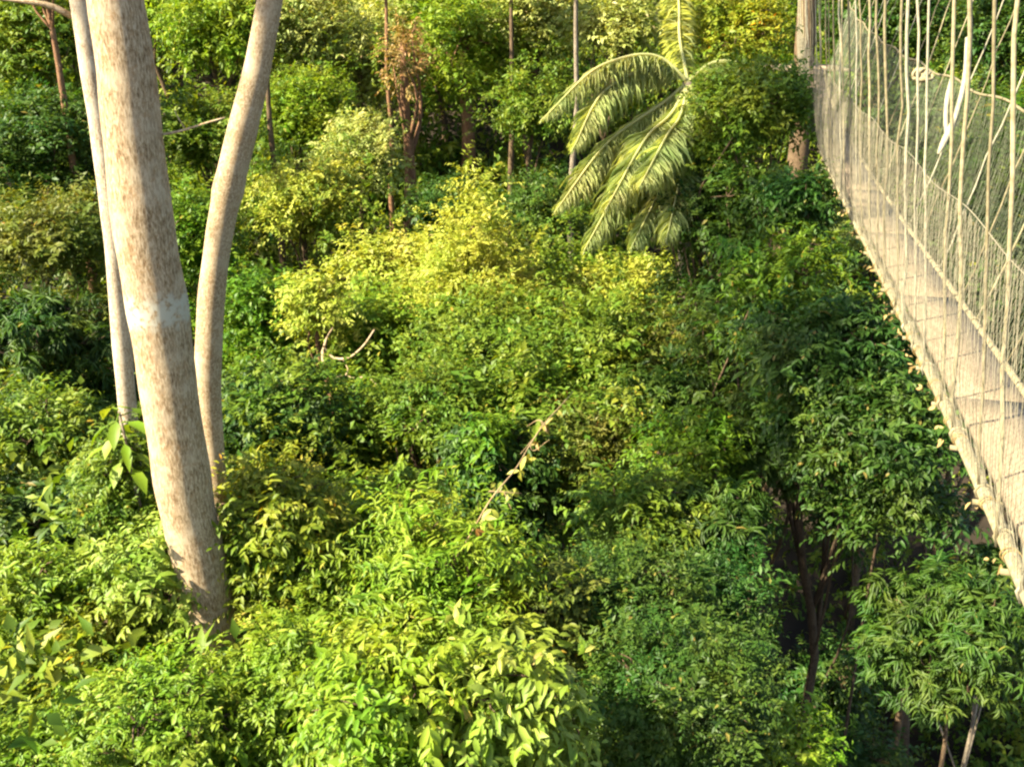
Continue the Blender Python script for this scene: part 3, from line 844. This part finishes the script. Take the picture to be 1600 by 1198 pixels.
# sunlit group left of the middle
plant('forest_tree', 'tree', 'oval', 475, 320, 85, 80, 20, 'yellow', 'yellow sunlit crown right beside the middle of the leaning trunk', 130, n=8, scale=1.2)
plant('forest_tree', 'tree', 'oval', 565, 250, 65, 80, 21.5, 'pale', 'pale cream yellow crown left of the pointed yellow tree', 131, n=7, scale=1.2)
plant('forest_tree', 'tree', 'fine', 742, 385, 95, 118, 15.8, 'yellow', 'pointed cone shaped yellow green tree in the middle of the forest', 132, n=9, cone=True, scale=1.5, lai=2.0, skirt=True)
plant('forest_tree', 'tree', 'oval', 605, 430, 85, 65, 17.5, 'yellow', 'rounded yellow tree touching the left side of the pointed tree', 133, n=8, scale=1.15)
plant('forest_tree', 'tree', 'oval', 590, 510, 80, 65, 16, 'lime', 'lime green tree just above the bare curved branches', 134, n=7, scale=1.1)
bt = plant('small_tree', 'tree', 'broad', 495, 465, 48, 40, 15, 'yellow', 'little yellow tree with a brown stem and bare pale curved branches', 135, n=4, bark='red', tr=.085)
plant('forest_tree', 'tree', 'oval', 410, 490, 62, 85, 16, 'green', 'bright green tree against the right side of the leaning trunk', 136, n=7, scale=1.1)
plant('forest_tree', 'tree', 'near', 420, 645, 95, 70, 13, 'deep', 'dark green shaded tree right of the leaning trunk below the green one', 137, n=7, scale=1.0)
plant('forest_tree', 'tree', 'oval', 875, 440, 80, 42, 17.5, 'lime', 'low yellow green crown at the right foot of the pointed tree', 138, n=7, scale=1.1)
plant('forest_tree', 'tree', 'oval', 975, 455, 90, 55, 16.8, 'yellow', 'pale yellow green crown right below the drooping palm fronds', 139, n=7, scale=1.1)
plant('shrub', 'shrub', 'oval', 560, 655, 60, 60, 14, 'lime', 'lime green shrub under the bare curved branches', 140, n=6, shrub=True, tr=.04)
# middle
plant('forest_tree', 'tree', 'oval', 755, 540, 120, 92, 15, 'mid', 'broad mid green tree directly below the pointed yellow tree', 141, n=10, scale=.95)
plant('forest_tree', 'tree', 'oval', 915, 545, 105, 92, 14.5, 'mid', 'mid green tree in the middle, right of the broad one below the pointed tree', 142, n=9, scale=.95)
plant('forest_tree', 'tree', 'near', 670, 650, 100, 80, 13.3, 'mid', 'green tree left of the dry twig with soft rounded top', 143, n=8, scale=.9)
plant('shrub', 'shrub', 'drop', 775, 715, 80, 70, 12.2, 'deep', 'dark broad leaved shrub behind the middle of the dry twig', 144, n=6, shrub=True, tr=.05, scale=.8)
plant('shrub', 'shrub', 'drop', 758, 680, 26, 26, 11.9, 'green', 'fresh green sprig rising out of the dark shrub by the dry twig', 145, n=3, shrub=True, tr=.02, scale=.8)
plant('forest_tree', 'tree', 'fine', 945, 690, 95, 80, 13, 'olive', 'olive brown thicket right of the upper end of the dry twig', 146, n=8, scale=1.2)
plant('forest_tree', 'tree', 'oval', 1040, 560, 80, 80, 14.5, 'olive', 'olive green tree between the middle trees and the dark trees by the walkway', 147, n=7)
# right, beside the walkway
plant('forest_tree', 'tree', 'oval', 1180, 180, 105, 95, 14.6, 'mid', 'green tree at the far end of the walkway, left of its narrow end', 150, n=9, scale=1.0)
plant('forest_tree', 'tree', 'oval', 1120, 330, 95, 85, 14.5, 'dark', 'dark green tree under the right side of the palm', 151, n=8, scale=1.0)
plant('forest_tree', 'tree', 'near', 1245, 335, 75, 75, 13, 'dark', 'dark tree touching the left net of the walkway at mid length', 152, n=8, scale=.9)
plant('forest_tree', 'tree', 'near', 1230, 430, 80, 60, 11.8, 'green', 'vivid green leafy tree in the sun, brightest one left of the walkway', 153, n=6, scale=.95)
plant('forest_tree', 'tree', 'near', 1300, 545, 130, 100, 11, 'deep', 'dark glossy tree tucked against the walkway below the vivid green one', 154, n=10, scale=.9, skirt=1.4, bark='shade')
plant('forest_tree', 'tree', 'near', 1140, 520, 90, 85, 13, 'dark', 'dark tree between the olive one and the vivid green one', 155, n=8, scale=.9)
plant('forest_tree', 'tree', 'near', 1085, 715, 80, 70, 11.2, 'green', 'bright green bushy crown right of the olive thicket', 156, n=7, scale=.85)
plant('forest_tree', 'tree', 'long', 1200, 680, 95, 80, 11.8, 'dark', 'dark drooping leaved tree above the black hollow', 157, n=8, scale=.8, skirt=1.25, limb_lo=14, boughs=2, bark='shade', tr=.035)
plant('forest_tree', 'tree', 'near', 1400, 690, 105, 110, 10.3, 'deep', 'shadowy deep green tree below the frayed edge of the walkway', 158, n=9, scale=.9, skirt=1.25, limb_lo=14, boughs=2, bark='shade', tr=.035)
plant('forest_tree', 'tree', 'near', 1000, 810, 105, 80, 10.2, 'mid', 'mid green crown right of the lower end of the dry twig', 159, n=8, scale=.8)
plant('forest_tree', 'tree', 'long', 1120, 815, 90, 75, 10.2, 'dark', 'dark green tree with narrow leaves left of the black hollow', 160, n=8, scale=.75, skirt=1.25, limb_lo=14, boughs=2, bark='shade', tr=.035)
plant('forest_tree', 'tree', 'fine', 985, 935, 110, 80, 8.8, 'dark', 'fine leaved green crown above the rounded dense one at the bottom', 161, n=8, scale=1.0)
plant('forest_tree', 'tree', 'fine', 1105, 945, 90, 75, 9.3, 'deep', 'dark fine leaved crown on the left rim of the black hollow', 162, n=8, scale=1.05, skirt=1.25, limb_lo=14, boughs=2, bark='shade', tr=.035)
plant('shrub', 'shrub', 'fine', 1065, 1085, 140, 105, 7.6, 'dark', 'rounded dense small leaved bush at the bottom, right of the bright shrubs', 163, n=11, shrub=True, tr=.05, scale=.85, lai=2.0)
plant('shrub', 'shrub', 'near', 1240, 1170, 60, 45, 7.8, 'lime', 'lime green tuft at the bottom edge beside the black hollow', 164, n=5, shrub=True, tr=.03, scale=.75)
plant('forest_tree', 'tree', 'long', 1480, 1010, 125, 135, 9.2, 'dark', 'tree with long narrow finger like leaves under the walkway, bottom right', 165, n=11, bark='brown', tr=.05, scale=0.72, lean=(-.35, -.2), skirt=False, limb_lo=14, boughs=2)  # dark leaf colour stands for the shadow this tree is in
plant('forest_tree', 'tree', 'long', 1560, 905, 55, 70, 10.5, 'dark', 'small narrow leaved crown right under the walkway edge at the right border', 166, n=6, bark='grey', tr=.05, scale=0.7)
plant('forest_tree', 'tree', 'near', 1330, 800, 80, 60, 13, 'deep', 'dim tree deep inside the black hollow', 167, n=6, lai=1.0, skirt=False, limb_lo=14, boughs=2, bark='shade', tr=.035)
# bright foreground
plant('shrub', 'shrub', 'near', 430, 790, 100, 70, 8.4, 'amber', 'yellow and orange tinted shrub right of the thick trunk', 170, n=8, shrub=True, tr=.05, scale=.8)
plant('shrub', 'shrub', 'near', 600, 800, 85, 65, 9.4, 'lime', 'lime shrub with reddish stems between the orange tinted shrub and the dry twig', 171, n=7, shrub=True, tr=.05, bark='red', scale=.8)
plant('shrub', 'shrub', 'near', 500, 890, 95, 75, 8.6, 'lime', 'bright green shrub right of the foot of the thick trunk', 172, n=8, shrub=True, tr=.05, scale=0.68)
plant('shrub', 'shrub', 'pinnate', 685, 885, 105, 85, 8.2, 'lime', 'feathery shrub with arching sprays left of the lower dry twig', 173, n=7, shrub=True, tr=.05, scale=.85, per_spray=3)
plant('shrub', 'shrub', 'near', 465, 1050, 130, 70, 7.0, 'lime', 'bright low shrub just right below the foot of the thick trunk', 174, n=9, shrub=True, tr=.05, scale=0.62)
plant('shrub', 'shrub', 'near', 250, 1115, 150, 70, 6.6, 'lime', 'yellow green sunlit shrub below the foot of the thick trunk', 175, n=9, shrub=True, tr=.05, scale=.62)
plant('shrub', 'shrub', 'drop', 600, 1095, 130, 85, 6.2, 'lime', 'bright shrub with drooping broad leaves, bottom left of the middle', 176, n=9, shrub=True, tr=.05, scale=0.66)
plant('shrub', 'shrub', 'drop', 785, 1090, 110, 95, 6.4, 'palelime', 'bright shrub with the largest pale drooping leaves at the bottom middle', 177, n=9, shrub=True, tr=.05, scale=0.88)
plant('shrub', 'shrub', 'near', 850, 950, 70, 70, 8.3, 'olive', 'olive tinted shrub between the feathery shrub and the fine leaved crown', 178, n=6, shrub=True, tr=.04, scale=.75)
plant('shrub', 'shrub', 'near', 80, 1170, 105, 50, 6.8, 'lime', 'green shrub in the bottom left corner', 179, n=7, shrub=True, tr=.04, scale=0.6)

plant('shrub', 'shrub', 'near', 175, 730, 60, 55, 8.9, 'mid', 'green shrub hiding the foot of the thin whitish trunk', 180, n=6, shrub=True, tr=.035, scale=.7)
plant('shrub', 'shrub', 'near', 1300, 1040, 70, 50, 14.5, 'deep', 'dim shrub on the floor of the black hollow', 181, n=6, shrub=True, tr=.04, lai=1.2)  # this and the next: dark leaves added to keep the hollow black
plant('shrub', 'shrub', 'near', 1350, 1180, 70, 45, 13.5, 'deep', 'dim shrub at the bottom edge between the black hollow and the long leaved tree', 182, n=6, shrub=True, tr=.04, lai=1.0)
plant('forest_tree', 'tree', 'oval', 700, 330, 60, 55, 20.5, 'dark', 'tree coloured dark for the shade behind the pointed yellow tree', 183, n=6, scale=1.0, skirt=False)  # added, its dark leaves stand for the shaded understorey
plant('forest_tree', 'tree', 'broad', 850, 330, 70, 65, 21, 'dark', 'tree coloured dark for the shaded gap between the pointed tree and the palm tips', 191, n=7, scale=1.0, skirt=False)  # added too, dark leaf colour in place of deep shade
plant('slender_tree', 'tree', 'far', 800, -60, 60, 60, 25, 'lime', 'thin dark trunk in the gap left of the thin grey trunk', 192, n=5, bark='brown', tr=.10, wob=.03, skirt=False, limb_lo=13)
plant('slender_tree', 'tree', 'far', 598, -70, 55, 60, 24.5, 'lime', 'thin reddish trunk just left of the withered orange crown', 193, n=5, bark='red', tr=.09, wob=.05, skirt=False, limb_lo=13)
plant('slender_tree', 'tree', 'far', 402, -50, 60, 60, 20, 'mid', 'thin brown trunk close behind the leaning trunk', 194, n=5, bark='brown', tr=.10, wob=.05, skirt=False, limb_lo=13)
plant('slender_tree', 'tree', 'far', 66, -40, 60, 60, 17, 'mid', 'dark reddish trunk in the top left corner under the pale bare branch', 195, n=5, bark='red', tr=.12, wob=.05, skirt=False, limb_lo=13)
plant('forest_tree', 'tree', 'far', 235, -10, 90, 80, 27, 'lime', 'light green tree at the top edge behind the thick trunk', 184, n=7)
plant('forest_tree', 'tree', 'far', 690, 10, 80, 70, 30, 'lime', 'light green tree at the top edge above the withered orange crown', 185, n=7)
plant('forest_tree', 'tree', 'oval', 480, 190, 75, 80, 23, 'lime', 'yellow flecked green tree right of the leaning trunk above the yellow crowns', 186, n=7, scale=1.2)
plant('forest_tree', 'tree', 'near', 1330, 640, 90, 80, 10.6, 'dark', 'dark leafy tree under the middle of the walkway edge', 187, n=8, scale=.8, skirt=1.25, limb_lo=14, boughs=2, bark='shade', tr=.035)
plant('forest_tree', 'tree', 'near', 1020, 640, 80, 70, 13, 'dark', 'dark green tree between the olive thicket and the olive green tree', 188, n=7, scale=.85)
plant('forest_tree', 'tree', 'oval', 830, 620, 85, 70, 13.8, 'green', 'green tree above the upper end of the dry twig', 189, n=7, scale=.85)

plant('shrub', 'shrub', 'near', 50, 1060, 60, 45, 8.6, 'deep', 'added shrub coloured dark for the lower shaded gap at the left edge', 190, n=5, shrub=True, tr=.03, scale=.7)  # dark leaves put in where there is only a shaded gap

# creepers rambling over and between the crowns: one uncountable tangle
rng = np.random.default_rng(81)
g = Geo(); vl = []
for p, q in ALL_LOBES:
    if p[0] > .13 * p[1] or p[0] < -.36 * p[1]:         # the shaded sides stay bare
        continue
    for i in range(2):
        d = norm(rng.normal(size=3) + np.array([0, -.2, .5])); a = p + d * q * 1.02 + rng.normal(size=3) * .22
        if math.sin(a[0] * .9 + 1.7 * math.sin(a[1] * .5)) + math.sin(a[1] * .8 + a[2]) < .1:
            continue
        vl.append((a, np.array([.42, .42, .42]) * rng.uniform(.5, 1.2) * (.6 + a[1] / 28)))
foliage(g, vl, 'oval', rng, 1.0, .95, maxleaf=60000, rough=.8)
cr = g.build('creepers', LM['mid'])
tag(cr, 'tangle of green creepers rambling over and between the tree crowns', 'creepers', kind='stuff')

# bare pale branches of the little yellow tree
b0 = np.array(bt.location)
for pp, d0, r0 in (([(505, 572), (507, 545), (515, 555), (540, 560), (568, 540), (585, 515)], 14.6, .026), ([(512, 605), (530, 588), (555, 590), (575, 590), (592, 605)], 14.6, .018), ([(540, 588), (543, 575), (536, 562)], 14.6, .015), ([(507, 540), (512, 525), (520, 512)], 14.6, .022)):
    g = Geo(); tube(g, resample([at(a, c, d0 + .2 * math.sin(i)) for i, (a, c) in enumerate(pp)], 22), np.linspace(r0, r0 * .45, 22), 7, lump=.05, rng=np.random.default_rng(2))
    g.build('bare_branch', BARK_PALE, bt, b0, smooth=True)

# plant with a few very large leaves beside the thick trunk
def big_leaved():
    rng = np.random.default_rng(61)
    c = at(190, 668, 8.6)
    b = c.copy(); b[2] = float(ground_z(b[0], b[1])) - .1
    root = empty('broad_leaved_plant', b)
    tag(root, 'plant with large bright green leaves against the left side of the thick trunk', 'plant')
    g = Geo(); tube(g, resample([b, (b + c) / 2 + [.08, 0, 0], c + [0, 0, .15]], 10), np.linspace(.035, .012, 10), 7); g.build('stem', BARK_GREY, root, b, smooth=True)
    for i in range(22):
        th = i * 2.399; el = rng.uniform(-.5, .35)
        d = np.array([math.cos(th), math.sin(th) , el]); o = c + np.array([0, 0, .2 - .03 * i]) + d * .10
        V, T, t = leaves(o[None], d[None] + [[0, 0, -.35]], np.array([[0, 0, 1.0]]) + d[None] * .4, np.array([rng.uniform(.18, .30)]), np.array([rng.uniform(.08, .13)]), np.array([rng.uniform(.1, .7)]), True)
        g = Geo(); g.add(V, T, t)
        tube(g, [c + np.array([0, 0, .2 - .03 * i]), o], .006, 5)
        g.build('leaf', LM['lime'], root, b)
big_leaved()

# dry climbing twig across the middle
def dry_twig():
    rng = np.random.default_rng(71)
    pix = [(700, 895, 8.9), (735, 835, 8.5), (770, 775, 8.3), (800, 740, 8.5), (828, 695, 9.0), (850, 662, 9.3), (875, 635, 9.6), (895, 612, 9.9)]
    P = [at(a, c, d - .8) for a, c, d in pix]
    b = P[0]
    root = empty('dry_twig', b)
    tag(root, 'thin dry tan twig with a few yellow leaves rising diagonally in the middle', 'twig')
    low = P[0] + np.array([-.25, -.1, -1.6])
    g = Geo(); tube(g, resample([low] + P, 40), np.linspace(.0075, .004, 40), 6, lump=.1, rng=rng)
    for a, c, d in ((850, 662, 8.65), (828, 695, 8.4), (775, 770, 7.8)):
        for k in range(2):
            p = at(a, c, d); tube(g, resample([p, p + rng.normal(size=3) * .06, p + rng.normal(size=3) * .13], 6), np.linspace(.005, .002, 6), 5)
    g.build('stem', plain_mat('dry_twig', (.17, .11, .05), (.28, .20, .10), 20), root, b, smooth=True)
    ymat = leaf_mat('leaf_dry_yellow', (.18, .17, .035), (.27, .26, .06), (.36, .34, .12), trans=.3)
    bmat = leaf_mat('leaf_dry_brown', (.15, .075, .028), (.22, .12, .045), (.28, .19, .09), trans=.2)
    for a, c, d, L, mt, n_ in ((806, 762, 8.05, .15, ymat, 2), (782, 752, 8.0, .11, ymat, 2), (822, 712, 8.35, .12, ymat, 3), (838, 716, 8.3, .08, ymat, 1), (852, 664, 8.65, .08, bmat, 9), (768, 795, 7.75, .10, ymat, 3), (745, 825, 7.5, .08, bmat, 3), (872, 640, 8.9, .07, bmat, 4), (812, 735, 8.2, .10, ymat, 3), (790, 765, 7.9, .09, ymat, 3), (757, 808, 7.7, .12, ymat, 3), (838, 690, 8.5, .07, bmat, 5)):
        p = at(a, c, d); g = Geo()
        D = rng.normal(size=(n_, 3)) * .6 + np.array([0, -.2, -.7]); N = rng.normal(size=(n_, 3)) * .5 + np.array([-.2, -1, .5])
        V, T, t = leaves(p + np.zeros((n_, 3)), D, N, L * rng.uniform(.8, 1.2, n_), L * .42 * np.ones(n_), rng.uniform(0, .9, n_), True)
        g.add(V, T, t); g.build('dry_leaf_cluster' if n_ > 1 else 'dry_leaf', mt, root, b)
dry_twig()
print("leaves tris", stats[0], "time", round(time.time() - T0, 1))
